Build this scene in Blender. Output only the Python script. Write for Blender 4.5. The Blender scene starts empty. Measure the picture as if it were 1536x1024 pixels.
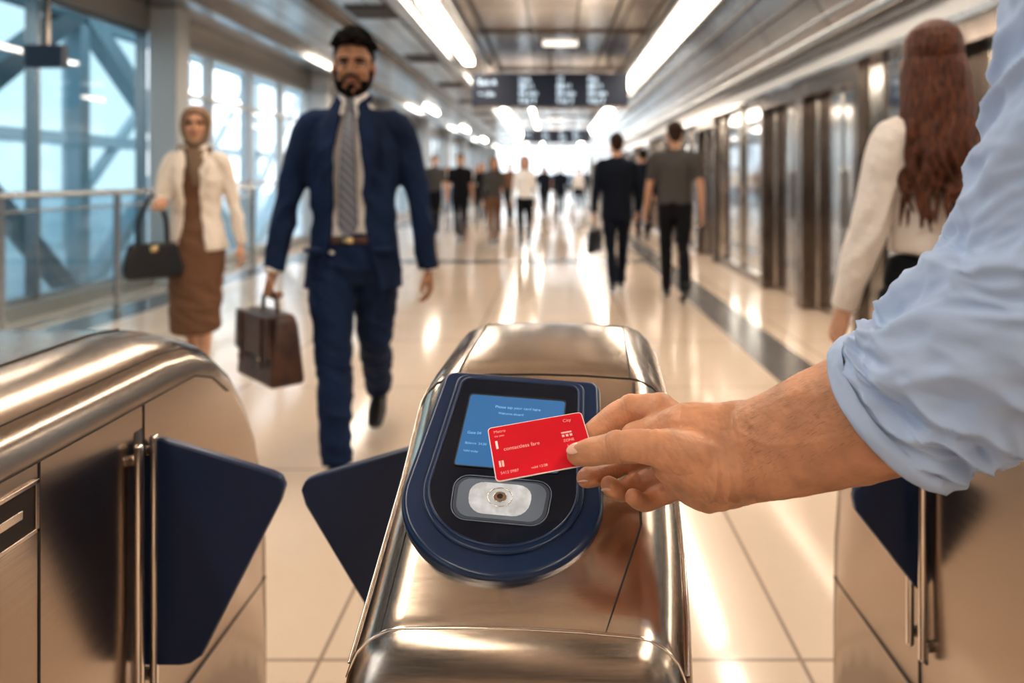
import bpy, bmesh, math, random, time
from mathutils import Vector, Matrix, noise
random.seed(7)
sc = bpy.context.scene
F=1100.0; CX=829.0; HY=268.0; HC=1.22
def W(px,py,Y):
    return Vector(((px-CX)/F*Y, Y, HC-(py-HY)/F*Y))
V=Vector
# ------------------------------------------------------------------ materials
def mat(name,col,rough=.5,metal=0.,emis=None,es=0.,bump=None,ncol=None,stretch=(1,1,1),spec=.5,sss=0.,coat=0.,sheen=0.,nrough=None,bump2=None):
    m=bpy.data.materials.new(name); m.use_nodes=True
    nt=m.node_tree; b=nt.nodes['Principled BSDF']
    b.inputs['Base Color'].default_value=(*col,1)
    b.inputs['Roughness'].default_value=rough
    b.inputs['Metallic'].default_value=metal
    b.inputs['Specular IOR Level'].default_value=spec
    if coat: b.inputs['Coat Weight'].default_value=coat; b.inputs['Coat Roughness'].default_value=.1
    if sheen: b.inputs['Sheen Weight'].default_value=sheen
    if sss:
        b.inputs['Subsurface Weight'].default_value=sss; b.inputs['Subsurface Radius'].default_value=(.012,.005,.003)
        b.inputs['Subsurface Scale'].default_value=.5
    if emis: b.inputs['Emission Color'].default_value=(*emis,1); b.inputs['Emission Strength'].default_value=es
    tc=nt.nodes.new('ShaderNodeTexCoord'); mp=nt.nodes.new('ShaderNodeMapping')
    mp.inputs['Scale'].default_value=stretch
    nt.links.new(tc.outputs['Object'],mp.inputs['Vector'])
    prev=None
    for q in (bump,bump2):
        if not q: continue
        n=nt.nodes.new('ShaderNodeTexNoise'); n.inputs['Scale'].default_value=q[0]; n.inputs['Detail'].default_value=4
        bp=nt.nodes.new('ShaderNodeBump'); bp.inputs['Strength'].default_value=q[1]; bp.inputs['Distance'].default_value=q[2] if len(q)>2 else .01
        nt.links.new(mp.outputs[0],n.inputs['Vector']); nt.links.new(n.outputs['Fac'],bp.inputs['Height'])
        if prev: nt.links.new(prev.outputs[0],bp.inputs['Normal'])
        nt.links.new(bp.outputs[0],b.inputs['Normal']); prev=bp
    if ncol:
        n=nt.nodes.new('ShaderNodeTexNoise'); n.inputs['Scale'].default_value=ncol[0]; n.inputs['Detail'].default_value=3
        r=nt.nodes.new('ShaderNodeValToRGB')
        r.color_ramp.elements[0].position=.3; r.color_ramp.elements[1].position=.7
        r.color_ramp.elements[0].color=(*[c*(1-ncol[1]) for c in col],1)
        r.color_ramp.elements[1].color=(*[min(1,c*(1+ncol[1])) for c in col],1)
        nt.links.new(mp.outputs[0],n.inputs['Vector']); nt.links.new(n.outputs['Fac'],r.inputs[0]); nt.links.new(r.outputs[0],b.inputs['Base Color'])
    if nrough:
        n=nt.nodes.new('ShaderNodeTexNoise'); n.inputs['Scale'].default_value=nrough[0]; n.inputs['Detail'].default_value=3
        mr=nt.nodes.new('ShaderNodeMapRange'); mr.inputs[3].default_value=nrough[1]; mr.inputs[4].default_value=nrough[2]
        nt.links.new(mp.outputs[0],n.inputs['Vector']); nt.links.new(n.outputs['Fac'],mr.inputs[0]); nt.links.new(mr.outputs[0],b.inputs['Roughness'])
    return m
def glassmat(name,tint,mx0=.06,mx1=.55):
    m=bpy.data.materials.new(name); m.use_nodes=True; nt=m.node_tree
    for n in list(nt.nodes): nt.nodes.remove(n)
    o=nt.nodes.new('ShaderNodeOutputMaterial'); t=nt.nodes.new('ShaderNodeBsdfTransparent'); g=nt.nodes.new('ShaderNodeBsdfGlossy')
    t.inputs[0].default_value=(*tint,1); g.inputs['Roughness'].default_value=.03
    lw=nt.nodes.new('ShaderNodeLayerWeight'); lw.inputs[0].default_value=.5
    pw=nt.nodes.new('ShaderNodeMath'); pw.operation='POWER'; pw.inputs[1].default_value=4
    ml=nt.nodes.new('ShaderNodeMath'); ml.operation='MULTIPLY_ADD'; ml.inputs[1].default_value=mx1; ml.inputs[2].default_value=mx0
    mx=nt.nodes.new('ShaderNodeMixShader')
    nt.links.new(lw.outputs['Facing'],pw.inputs[0]); nt.links.new(pw.outputs[0],ml.inputs[0]); nt.links.new(ml.outputs[0],mx.inputs[0])
    nt.links.new(t.outputs[0],mx.inputs[1]); nt.links.new(g.outputs[0],mx.inputs[2]); nt.links.new(mx.outputs[0],o.inputs[0])
    return m
M={}
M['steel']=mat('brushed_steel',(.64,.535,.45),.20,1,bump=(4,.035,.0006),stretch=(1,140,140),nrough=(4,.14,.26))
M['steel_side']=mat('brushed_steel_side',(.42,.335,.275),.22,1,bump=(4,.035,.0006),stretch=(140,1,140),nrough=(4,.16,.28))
M['chrome']=mat('chrome',(.82,.77,.72),.12,1)
M['seam']=mat('seam_dark',(.03,.022,.018),.6)
M['navy']=mat('navy_plastic',(.007,.026,.080),.28,coat=.15)
M['navyflap']=mat('navy_flap',(.005,.020,.070),.36)
M['blackgl']=mat('black_glass',(.006,.010,.022),.12)
M['card']=mat('red_card',(.60,.004,.020),.33,ncol=(14,.08))
M['white']=mat('white_print',(.80,.72,.70),.4)
M['print']=mat('card_print',(.85,.52,.50),.4)
M['skin']=mat('skin_hand',(.56,.275,.155),.43,bump=(220,.5,.0012),bump2=(60,.3,.002),ncol=(38,.20),sss=.08,spec=.42)
M['nail']=mat('nail',(.70,.42,.32),.22,coat=.3)
M['armhair']=mat('arm_hair',(.10,.05,.025),.6)
M['shirtblue']=mat('shirt_blue',(.45,.55,.74),.85,bump=(900,.15,.0006),bump2=(24,.3,.004),spec=.2)
M['skinM']=mat('skin_tan',(.32,.16,.09),.48,bump=(60,.3,.003),ncol=(30,.18),spec=.35)
M['skinL']=mat('skin_light',(.54,.30,.195),.48,bump=(60,.3,.003),ncol=(30,.15),spec=.35)
M['hair']=mat('hair_black',(.006,.004,.0035),.8,bump=(60,.4,.006),spec=.08)
M['hairred']=mat('hair_auburn',(.10,.030,.012),.45,bump=(70,1.,.008),stretch=(3,3,.5),ncol=(45,.7),spec=.3)
M['hairbr']=mat('hair_brown',(.035,.017,.010),.6,bump=(60,.6,.01),spec=.15)
M['suit']=mat('suit_navy',(.0065,.018,.054),.8,bump=(500,.2,.001),bump2=(7,.7,.05),ncol=(5,.3),spec=.2)
M['suitdk']=mat('suit_charcoal',(.008,.011,.02),.85,spec=.15)
M['wshirt']=mat('shirt_white',(.78,.75,.73),.7,bump=(16,.5,.02),spec=.2)
M['blouse']=mat('blouse_cream',(.76,.69,.64),.8,bump=(10,.8,.035),spec=.2)
M['blazer']=mat('blazer_cream',(.76,.68,.60),.75,bump=(9,.7,.03),spec=.2)
M['brown']=mat('brown_cloth',(.17,.09,.052),.8,bump=(9,.7,.03),spec=.2)
M['hijab']=mat('hijab_taupe',(.22,.15,.105),.85,bump=(16,.7,.02),spec=.15)
M['grey']=mat('grey_cloth',(.075,.07,.066),.85,bump=(12,.5,.02),spec=.15)
M['blue']=mat('blue_cloth',(.12,.20,.33),.85,spec=.15)
M['beige']=mat('beige_cloth',(.42,.32,.22),.85,spec=.15)
M['wine']=mat('wine_cloth',(.20,.04,.04),.85,spec=.15)
M['black']=mat('black_cloth',(.008,.008,.010),.8,bump=(9,.5,.03),spec=.15)
M['shoe']=mat('shoe_leather',(.014,.010,.009),.3)
M['leather']=mat('leather_brown',(.062,.025,.014),.33,bump=(40,.6,.006),ncol=(12,.5),spec=.5)
M['leatherbk']=mat('leather_black',(.010,.009,.011),.35,bump=(50,.4,.004))
M['brass']=mat('brass',(.7,.55,.3),.3,1)
M['eye']=mat('eye_white',(.55,.52,.5),.2); M['iris']=mat('iris_dark',(.015,.009,.006),.15)
M['lips']=mat('lips',(.30,.12,.10),.45)
M['frame']=mat('bronze_frame',(.22,.18,.155),.22,1,ncol=(3,.3))
M['doorleaf']=mat('door_leaf',(.60,.56,.53),.14,1,ncol=(2,.2))
M['mirror']=mat('coated_glass',(.80,.84,.87),.07,1,ncol=(1.5,.1))
M['colwhite']=mat('column_paint',(.50,.53,.55),.45)
M['wallp']=mat('wall_panel',(.42,.41,.40),.3,.7)
M['rail']=mat('rail_steel',(.34,.35,.36),.25,1)
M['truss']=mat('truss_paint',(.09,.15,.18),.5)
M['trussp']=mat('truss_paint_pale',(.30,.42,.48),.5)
M['extgr']=mat('ground_outside',(.50,.57,.60),.8,ncol=(.3,.15))
M['sign']=mat('sign_navy',(.008,.018,.045),.35)
M['signtx']=mat('sign_text',(.5,.7,.85),.4,emis=(.75,.88,1.),es=1.8)
M['lamp']=mat('lamp_diffuser',(1,1,1),.4,emis=(1,.875,.725),es=25.)
M['ceilglow']=mat('painted_reflection',(1,1,1),.4,emis=(1,.93,.85),es=1.3)  # weak emission painting a reflected glow on the ceiling, not a lamp
M['glass']=glassmat('window_glass',(.93,.97,.99)); M['glasst']=glassmat('window_glass_teal',(.33,.46,.50),.12,.5)
M['railglass']=glassmat('railing_glass',(.80,.88,.90),.08,.5)
M['screen']=mat('screen_blue',(.02,.07,.17),.12,emis=(.045,.15,.32),es=.75)
M['screentx']=mat('screen_text',(.2,.4,.6),.4,emis=(.10,.26,.46),es=.9)
M['pad']=mat('reader_pad',(.07,.09,.13),.2,coat=.3)
M['padlight']=mat('reader_lamp',(.58,.62,.68),.22,emis=(.85,.92,1),es=.10,ncol=(90,.25))
M['padring']=mat('reader_window',(.17,.21,.28),.14,coat=.3)
m=mat('tie_stripe',(.2,.22,.26),.5); nt=m.node_tree; wv=nt.nodes.new('ShaderNodeTexWave'); wv.bands_direction='DIAGONAL'; wv.inputs['Scale'].default_value=16
tc=nt.nodes.new('ShaderNodeTexCoord'); r=nt.nodes.new('ShaderNodeValToRGB'); r.color_ramp.elements[0].color=(.05,.07,.11,1); r.color_ramp.elements[1].color=(.24,.24,.27,1)
nt.links.new(tc.outputs['Object'],wv.inputs['Vector']); nt.links.new(wv.outputs['Fac'],r.inputs[0]); nt.links.new(r.outputs[0],nt.nodes['Principled BSDF'].inputs['Base Color']); M['tie']=m
def gridmat(name,c1,c2,grout,bw,bh,off,mortar,rough,metal,nscale=1.2):
    m=bpy.data.materials.new(name); m.use_nodes=True; nt=m.node_tree; b=nt.nodes['Principled BSDF']
    tc=nt.nodes.new('ShaderNodeTexCoord'); mp=nt.nodes.new('ShaderNodeMapping'); mp.inputs['Location'].default_value=off
    br=nt.nodes.new('ShaderNodeTexBrick'); br.offset=0; br.inputs['Scale'].default_value=1; br.inputs['Brick Width'].default_value=bw; br.inputs['Row Height'].default_value=bh
    br.inputs['Mortar Size'].default_value=mortar; br.inputs['Color1'].default_value=(*c1,1); br.inputs['Color2'].default_value=(*c2,1); br.inputs['Mortar'].default_value=(*grout,1)
    nt.links.new(tc.outputs['Object'],mp.inputs[0]); nt.links.new(mp.outputs[0],br.inputs['Vector'])
    n=nt.nodes.new('ShaderNodeTexNoise'); n.inputs['Scale'].default_value=nscale; n.inputs['Detail'].default_value=5
    nt.links.new(tc.outputs['Object'],n.inputs['Vector'])
    mx=nt.nodes.new('ShaderNodeMix'); mx.data_type='RGBA'; mx.blend_type='MULTIPLY'; mx.inputs[0].default_value=.18
    nt.links.new(br.outputs['Color'],mx.inputs[6]); nt.links.new(n.outputs['Fac'],mx.inputs[7]); nt.links.new(mx.outputs[2],b.inputs['Base Color'])
    b.inputs['Roughness'].default_value=rough; b.inputs['Metallic'].default_value=metal
    return m
M['floor']=gridmat('floor_tile',(.82,.66,.525),(.79,.63,.50),(.42,.31,.24),1.22,1.22,(.59,-.64,0),.006,.10,0)
M['stripe']=mat('floor_stripe',(.11,.105,.105),.2,ncol=(3,.15))
M['ceil']=gridmat('ceiling_panel',(.74,.72,.71),(.50,.49,.485),(.04,.04,.04),.6,1.2,(.3,0,0),.016,.22,1,3)
M['soffit']=gridmat('soffit_panel',(.58,.55,.53),(.46,.44,.42),(.05,.05,.05),3,1.5,(0,0,0),.014,.20,1,3)

# ------------------------------------------------------------------ mesh helpers
def link(ob,parent=None):
    sc.collection.objects.link(ob)
    if parent: ob.parent=parent
    return ob
def empty(name,loc=(0,0,0),yaw=0):
    e=bpy.data.objects.new(name,None); e.empty_display_size=.1; e.location=loc; e.rotation_euler=(0,0,yaw); return link(e)
class MB:
    def __init__(s): s.v=[]; s.f=[]; s.m=[]; s.mats=[]
    def mi(s,m):
        if m not in s.mats: s.mats.append(m)
        return s.mats.index(m)
    def add(s,vf,m):
        o=len(s.v); k=s.mi(m); s.v+= [V(p) for p in vf[0]]
        for f in vf[1]: s.f.append([i+o for i in f]); s.m.append(k)
        return s
    def mesh(s,name,smooth=False):
        me=bpy.data.meshes.new(name); me.from_pydata([tuple(p) for p in s.v],[],s.f)
        for m in s.mats: me.materials.append(M[m])
        for p,k in zip(me.polygons,s.m): p.material_index=k; p.use_smooth=smooth
        bm=bmesh.new(); bm.from_mesh(me); bmesh.ops.recalc_face_normals(bm,faces=bm.faces); bm.to_mesh(me); bm.free()
        return me
    def build(s,name,parent=None,smooth=False,bevel=0,mtx=None,seg=2):
        me=s.mesh(name,smooth)
        ob=bpy.data.objects.new(name,me); link(ob,parent)
        if mtx is not None: ob.matrix_local=mtx
        if bevel:
            b=ob.modifiers.new('bevel','BEVEL'); b.width=bevel; b.segments=seg; b.limit_method='ANGLE'; b.angle_limit=.6
            for p in me.polygons: p.use_smooth=True
            b.harden_normals=True
        return ob
def displace(me,fn):
    n=len(me.vertices); co=[0.]*(3*n); me.vertices.foreach_get('co',co)
    no=[0.]*(3*n); me.vertex_normals.foreach_get('vector',no)
    for i in range(n):
        j=3*i; p=V(co[j:j+3]); nn=V(no[j:j+3]); d=fn(p,nn)
        co[j]+=nn.x*d; co[j+1]+=nn.y*d; co[j+2]+=nn.z*d
    me.vertices.foreach_set('co',co); me.update()
def box(x0,x1,y0,y1,z0,z1):
    v=[(x,y,z) for x in(x0,x1) for y in(y0,y1) for z in(z0,z1)]
    return v,[(0,1,3,2),(4,6,7,5),(0,4,5,1),(2,3,7,6),(0,2,6,4),(1,5,7,3)]
def bar(p,q,w,h,ref=(0,0,1)):
    p=V(p);q=V(q);t=(q-p).normalized(); s=t.cross(V(ref)).normalized(); u=s.cross(t)
    v=[]
    for c in(p,q):
        for a,b in((-1,-1),(1,-1),(1,1),(-1,1)): v.append(c+s*a*w/2+u*b*h/2)
    return v,[(0,1,2,3),(7,6,5,4),(0,4,5,1),(1,5,6,2),(2,6,7,3),(3,7,4,0)]
def cr(a,b,c,d,t):
    return .5*((2*b)+(c-a)*t+(2*a-5*b+4*c-d)*t*t+(3*b-a-3*c+d)*t*t*t)
def resample(pts,rad,sub):
    P=[V(p) for p in pts]; R=[V((r,r)) if not hasattr(r,'__len__') else V(r[:2]) for r in rad]
    if sub<=1: return P,R
    oP=[];oR=[];n=len(P)
    for i in range(n-1):
        a=P[max(i-1,0)];b=P[i];c=P[i+1];d=P[min(i+2,n-1)]
        rb=R[i];rc=R[i+1]
        for k in range(sub):
            t=k/sub; oP.append(cr(a,b,c,d,t)); oR.append(rb.lerp(rc,t))
    oP.append(P[-1]); oR.append(R[-1]); return oP,oR
def tube(pts,rad,ref=(1,0,0),n=14,sub=3,cap=True,cl=1.0):
    P,R=resample(pts,rad,sub); N=len(P); rings=[]
    ref=V(ref)
    T=[]
    for i in range(N):
        t=(P[min(i+1,N-1)]-P[max(i-1,0)]).normalized(); T.append(t)
    def ring(c,t,a,b):
        s=(ref-t*ref.dot(t))
        if s.length<1e-4: s=V((0,1,0))-t*t.y
        s.normalize(); u=t.cross(s)
        return [c+s*a*math.cos(2*math.pi*k/n)+u*b*math.sin(2*math.pi*k/n) for k in range(n)]
    if cap:
        m=min(R[0]); 
        for ph in(75,50,25): p=math.radians(ph); rings.append(ring(P[0]-T[0]*m*cl*math.sin(p),T[0],R[0][0]*math.cos(p),R[0][1]*math.cos(p)))
    for i in range(N): rings.append(ring(P[i],T[i],*R[i]))
    if cap:
        m=min(R[-1])
        for ph in(25,50,75): p=math.radians(ph); rings.append(ring(P[-1]+T[-1]*m*cl*math.sin(p),T[-1],R[-1][0]*math.cos(p),R[-1][1]*math.cos(p)))
    return loft(rings)
def loft(rings,caps=True,closed=True):
    n=len(rings[0]); v=[p for r in rings for p in r]; f=[]
    for i in range(len(rings)-1):
        for k in range(n if closed else n-1):
            k2=(k+1)%n; f.append((i*n+k,i*n+k2,(i+1)*n+k2,(i+1)*n+k))
    if caps: f.append(tuple(range(n-1,-1,-1))); f.append(tuple((len(rings)-1)*n+k for k in range(n)))
    return v,f
def ell(c,r,rot=None,seg=16,rg=10):
    c=V(c); v=[c+( (rot@V((0,0,-r[2]))) if rot else V((0,0,-r[2])))]; f=[]
    for i in range(1,rg):
        p=math.pi*i/rg-math.pi/2
        for k in range(seg):
            a=2*math.pi*k/seg; q=V((r[0]*math.cos(p)*math.cos(a),r[1]*math.cos(p)*math.sin(a),r[2]*math.sin(p)))
            v.append(c+(rot@q if rot else q))
    q=V((0,0,r[2])); v.append(c+(rot@q if rot else q)); L=len(v)-1
    for k in range(seg):
        k2=(k+1)%seg; f.append((0,1+k2,1+k)); f.append((L,L-seg+k,L-seg+k2))
        for i in range(rg-2): f.append((1+i*seg+k,1+i*seg+k2,1+(i+1)*seg+k2,1+(i+1)*seg+k))
    return v,f
TS=bpy.data.scenes.new('workbench')
def fuse(parts,vox,sm,name,m,parent=None,mtx=None,post=None,scale=1.0):
    b=MB()
    for p in parts: b.add(p,m)
    if scale!=1.0: b.v=[p*scale for p in b.v]
    src=b.mesh(name+'_src'); n0=len(src.vertices)
    ob=bpy.data.objects.new(name+'_src',src); TS.collection.objects.link(ob)
    r=ob.modifiers.new('r','REMESH'); r.mode='VOXEL'; r.voxel_size=vox
    if sm: s=ob.modifiers.new('s','SMOOTH'); s.factor=.5; s.iterations=sm
    me=None
    try:
        vl=TS.view_layers[0]; vl.update(); dg=vl.depsgraph
        me=bpy.data.meshes.new_from_object(ob.evaluated_get(dg))
        if len(me.vertices)==n0: me=None
    except Exception as ex:
        me=None
    if me is None:
        sc.collection.objects.link(ob); dg=bpy.context.evaluated_depsgraph_get(); dg.update()
        me=bpy.data.meshes.new_from_object(ob.evaluated_get(dg))
    me.name=name
    bpy.data.objects.remove(ob); bpy.data.meshes.remove(src)
    me.materials.clear(); me.materials.append(M[m])
    n=len(me.polygons); me.polygons.foreach_set('use_smooth',[True]*n); me.polygons.foreach_set('material_index',[0]*n)
    if post: displace(me,post)
    o=bpy.data.objects.new(name,me); link(o,parent)
    if mtx is not None: o.matrix_local=mtx
    return o
def line(name,pts,r,m,parent,mtx=None,cyc=False,res=2):
    cu=bpy.data.curves.new(name,'CURVE'); cu.dimensions='3D'; cu.bevel_depth=r; cu.bevel_resolution=res
    sp=cu.splines.new('POLY'); sp.points.add(len(pts)-1)
    for i,p in enumerate(pts): sp.points[i].co=(*p,1)
    sp.use_cyclic_u=cyc; cu.materials.append(M[m]); o=bpy.data.objects.new(name,cu); link(o,parent)
    if mtx is not None: o.matrix_local=mtx
    return o
def text(name,s,size,m,parent,mtx,ex=.0001):
    cu=bpy.data.curves.new(name,'FONT'); cu.body=s; cu.size=size; cu.extrude=ex; cu.materials.append(M[m])
    o=bpy.data.objects.new(name,cu); link(o,parent); o.matrix_local=mtx; return o
def frame(o,u,v):
    n=u.cross(v); m=Matrix((( u.x,v.x,n.x,o.x),(u.y,v.y,n.y,o.y),(u.z,v.z,n.z,o.z),(0,0,0,1))); return m

# ------------------------------------------------------------------ ROOM
Y0,Y1=-6.,44.
XL=-4.6; XR=2.37; ZC=3.2
MB().add(box(XL-.3,XR+.6,Y0,Y1,-.12,0),'floor').build('floor')
b=MB()
b.add(box(1.36,1.70,Y0,Y1,0,.002),'stripe'); b.add(box(-4.15,-3.75,Y0,Y1,0,.002),'stripe')
for yy in(10.6,21.5,32): b.add(box(-3.75,1.36,yy,yy+.45,0,.002),'stripe')
b.build('floor_inlay_stripe')
b=MB(); b.add(box(XL-.3,1.86,Y0,Y1,ZC,ZC+.1),'ceil')
b.build('ceiling')
b=MB()
b.add(([(1.86,Y0,ZC),(2.30,Y0,2.42),(2.30,Y1,2.42),(1.86,Y1,ZC),(2.0,Y0,ZC+.1),(2.6,Y0,2.5),(2.6,Y1,2.5),(2.0,Y1,ZC+.1)],[(0,1,2,3),(4,7,6,5),(0,4,5,1),(3,2,6,7),(0,3,7,4),(1,5,6,2)]),'soffit')
b.build('ceiling_soffit')
b=MB()
for x,z,r in((1.80,ZC-.05,.035),(1.38,ZC-.03,.03),(-1.12,ZC-.03,.03),(-1.66,ZC-.03,.03),(2.27,2.42,.035),(2.2,2.53,.02)):
    b.add(tube([(x,Y0+.05,z),(x,Y1-.05,z)],[r,r],ref=(1,0,0),n=8,sub=1,cap=False),'rail')
for f_ in(.30,.58):
    x=1.86+.44*f_-.012; z=ZC-.78*f_-.007; b.add(tube([(x,Y0+.05,z),(x,Y1-.05,z)],[.018,.018],ref=(1,0,0),n=8,sub=1,cap=False),'seam')
for x in(-.95,-1.9,-2.5,1.22,.75): b.add(box(x,x+.025,Y0+.05,Y1-.05,ZC-.012,ZC-.001),'seam')
b.add(box(-2.8,-2.62,Y0+.05,Y1-.05,ZC-.09,ZC-.001),'frame'); b.add(box(-3.9,-3.75,Y0+.05,Y1-.05,ZC-.14,ZC-.001),'rail')
for i in range(12):
    b.add(box(-2.4,-1.9,1.6+i*3.4,2.2+i*3.4,ZC-.02,ZC-.001),'seam'); b.add(box(-1.0,1.3,3.0+i*3.4,3.05+i*3.4,ZC-.03,ZC-.001),'frame')
b.build('trim_ceiling',smooth=False)
b=MB()
for (a,c) in((-5.5,-1),(0,6.2),(8,12.4),(15,19.5),(21,26),(28,33),(35,40)): b.add(box(-1.48,-1.34,a,c,ZC-.05,ZC-.002),'lamp')
for a in range(-5,42,6): b.add(box(1.5,1.66,a,a+5.6,ZC-.05,ZC-.002),'lamp')
for a in range(1,42,8): b.add(box(-3.5,-3.42,a+3,a+5.0,ZC-.05,ZC-.002),'lamp')
for a in range(15,42,5): b.add(box(-.62,-.55,a,a+3.0,ZC-.05,ZC-.002),'lamp')
b.build('ceiling_light_strip')
b=MB()
for i in range(7): b.add(box(-.14,.36,10.6+i*4.6,10.8+i*4.6,ZC-.03,ZC-.002),'ceilglow')  # added glowing slabs imitate soft reflections in the ceiling metal
b.build('ceiling_reflection_glow')
# left window wall
cols=[-2.6,3.0,8.6,14.2,19.8,25.4,31.0,36.6,42.2]
b=MB()
for c in cols: b.add(box(XL-.05,XL+.27,c-.15,c+.15,0,ZC),'colwhite')
b.build('column',bevel=.015)
b=MB(); b.add(box(XL-.3,XL-.05,Y0,Y1,2.92,ZC),'wallp'); b.add(box(XL-.3,XL-.0,Y0,Y1,0,.12),'wallp'); b.build('wall_left')
for i in range(len(cols)-1):
    a=cols[i]+.15; c=cols[i+1]-.15; b=MB()
    first=(i<=1)
    b.add(([(XL-.15,a,.12),(XL-.15,c,.12),(XL-.15,c,2.92),(XL-.15,a,2.92)],[(0,1,2,3)]),'glasst' if first else 'glass')
    n=3 if first else 4
    for k in range(n+1):
        y=a+(c-a)*k/n; w=.016 if first else .045
        b.add(box(XL-.2,XL-.08,y-w,y+w,.12,2.92),'rail' if first else 'colwhite')
    if not first:
        for z in(.14,1.15,2.3,2.89): b.add(box(XL-.19,XL-.09,a,c,z-.025,z+.025),'colwhite')
    else:
        for z in(.14,2.89): b.add(box(XL-.19,XL-.11,a,c,z-.02,z+.02),'rail')
    b.build('window_%d'%(i+1))
MB().add(box(-60,XL-.35,-40,90,-.6,-.5),'extgr').build('ground_outside')
b=MB()
for i in range(-1,8):
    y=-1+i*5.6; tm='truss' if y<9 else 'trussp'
    if i%2: b.add(bar((-6.6,y,-.5),(-6.6,y+5.6,3.6),.26,.26),tm); b.add(bar((-6.6,y+3.2,1.8),(-6.6,y+5.6,-.5),.2,.2),tm)
    else: b.add(bar((-6.6,y+5.6,-.5),(-6.6,y,3.6),.26,.26),tm); b.add(bar((-6.6,y+2.6,1.7),(-6.6,y,-.5),.2,.2),tm)
    b.add(bar((-6.6,y,-.5),(-6.6,y,4.5),.2,.2,ref=(1,0,0)),tm)
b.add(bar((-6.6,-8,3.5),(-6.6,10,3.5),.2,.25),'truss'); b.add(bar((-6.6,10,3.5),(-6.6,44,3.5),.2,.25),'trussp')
for i in range(-1,8):
    y=1.5+i*5.6; b.add(bar((-12,y,-.5),(-12,y,6),.3,.3,ref=(1,0,0)),'extgr'); b.add(bar((-12,y,.5),(-12,y+5.6,5.5),.2,.2),'extgr')
b.add(bar((-12,-8,2.2),(-12,44,2.2),.3,.3),'extgr')
b.build('steel_truss')
b=MB()
xr=-3.92
for z,r in((1.10,.026),(.98,.010),(.12,.015)): b.add(tube([(xr,1.0,z),(xr,9.6,z)],[r,r],ref=(1,0,0),n=10,sub=1),'rail')
for y in(1.0,2.5,5.2,6.6,8.1,9.6): b.add(box(xr-.012,xr+.012,y-.035,y+.035,0,1.1),'rail'); b.add(box(xr-.05,xr+.05,y-.06,y+.06,0,.015),'rail')
b.add(([(xr,1.05,.14),(xr,9.55,.14),(xr,9.55,.97),(xr,1.05,.97)],[(0,1,2,3)]),'railglass')
b.build('railing')
# right wall
plan=[(-5.9,-4.2,'g'),(-4.2,-2.9,'p'),(-2.9,-.8,'g'),(-.8,.5,'p'),(.5,3.0,'g'),(3.0,4.25,'p'),(4.25,5.6,'g'),(5.6,6.95,'p'),(6.95,8.25,'p'),(8.25,10.6,'g'),(10.6,11.9,'p')]
y=11.9
while y<40: plan.append((y,y+2.2,'g')); plan.append((y+2.2,y+3.5,'p')); y+=3.5
b=MB(); b.add(box(XR+.25,XR+.6,Y0,Y1,0,2.5),'wallp'); b.add(box(XR-.02,XR+.25,Y0,Y1,2.14,2.42),'wallp'); b.build('wall_right')
b=MB(); b.add(box(XR-.06,XR+.2,Y0,Y1,2.12,2.16),'chrome'); b.add(box(XR-.05,XR+.1,Y0,Y1,2.30,2.33),'frame'); b.build('trim_right_head')
gi=len(cols)-1; di=0
for a,c,t in plan:
    b=MB()
    if t=='g':
        gi+=1; b.add(box(XR+.08,XR+.10,a,c,.1,2.12),'mirror'); b.add(box(XR+.0,XR+.14,a,c,0,.1),'frame')
        n=max(1,round((c-a)/1.1))
        for k in range(n+1):
            y=a+.03+(c-a-.06)*k/n; b.add(box(XR+.03,XR+.11,y-.022,y+.022,.1,2.12),'chrome')
        b.build('window_%d'%gi)
    else:
        di+=1
        b.add(box(XR-.04,XR+.24,a,a+.10,0,2.12),'frame'); b.add(box(XR-.04,XR+.24,c-.10,c,0,2.12),'frame'); b.add(box(XR-.04,XR+.24,a+.10,c-.10,1.98,2.12),'frame')
        m_=(a+c)/2
        b.add(box(XR+.10,XR+.13,a+.10,m_-.005,0.01,1.98),'doorleaf'); b.add(box(XR+.10,XR+.13,m_+.005,c-.10,0.01,1.98),'doorleaf')
        for q in(a+.10,m_-.035,m_+.005,c-.13): b.add(box(XR+.085,XR+.105,q,q+.03,.01,1.98),'chrome')
        b.add(box(XR+.06,XR+.09,m_-.07,m_-.045,.8,1.3),'chrome')
        b.build('door_%d'%di,bevel=.006)
MB().add(box(XL-.3,XR+.6,Y0-.15,Y0,0,ZC),'frame').build('wall_back')
b=MB(); b.add(box(XL-.3,-3.4,Y1,Y1+.2,0,ZC),'colwhite'); b.add(box(2.2,XR+.6,Y1,Y1+.2,0,ZC),'colwhite'); b.add(box(-3.4,2.2,Y1,Y1+.2,3.12,ZC),'colwhite')
b.build('wall_far')
b=MB(); b.add(([(-3.4,Y1+.1,0),(2.2,Y1+.1,0),(2.2,Y1+.1,3.12),(-3.4,Y1+.1,3.12)],[(0,1,2,3)]),'glass')
for x in(-3.4,-2.0,-.6,.8,2.15): b.add(box(x,x+.06,Y1+.05,Y1+.14,0,3.12),'colwhite')
b.build('window_%d'%(gi+1))
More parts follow.
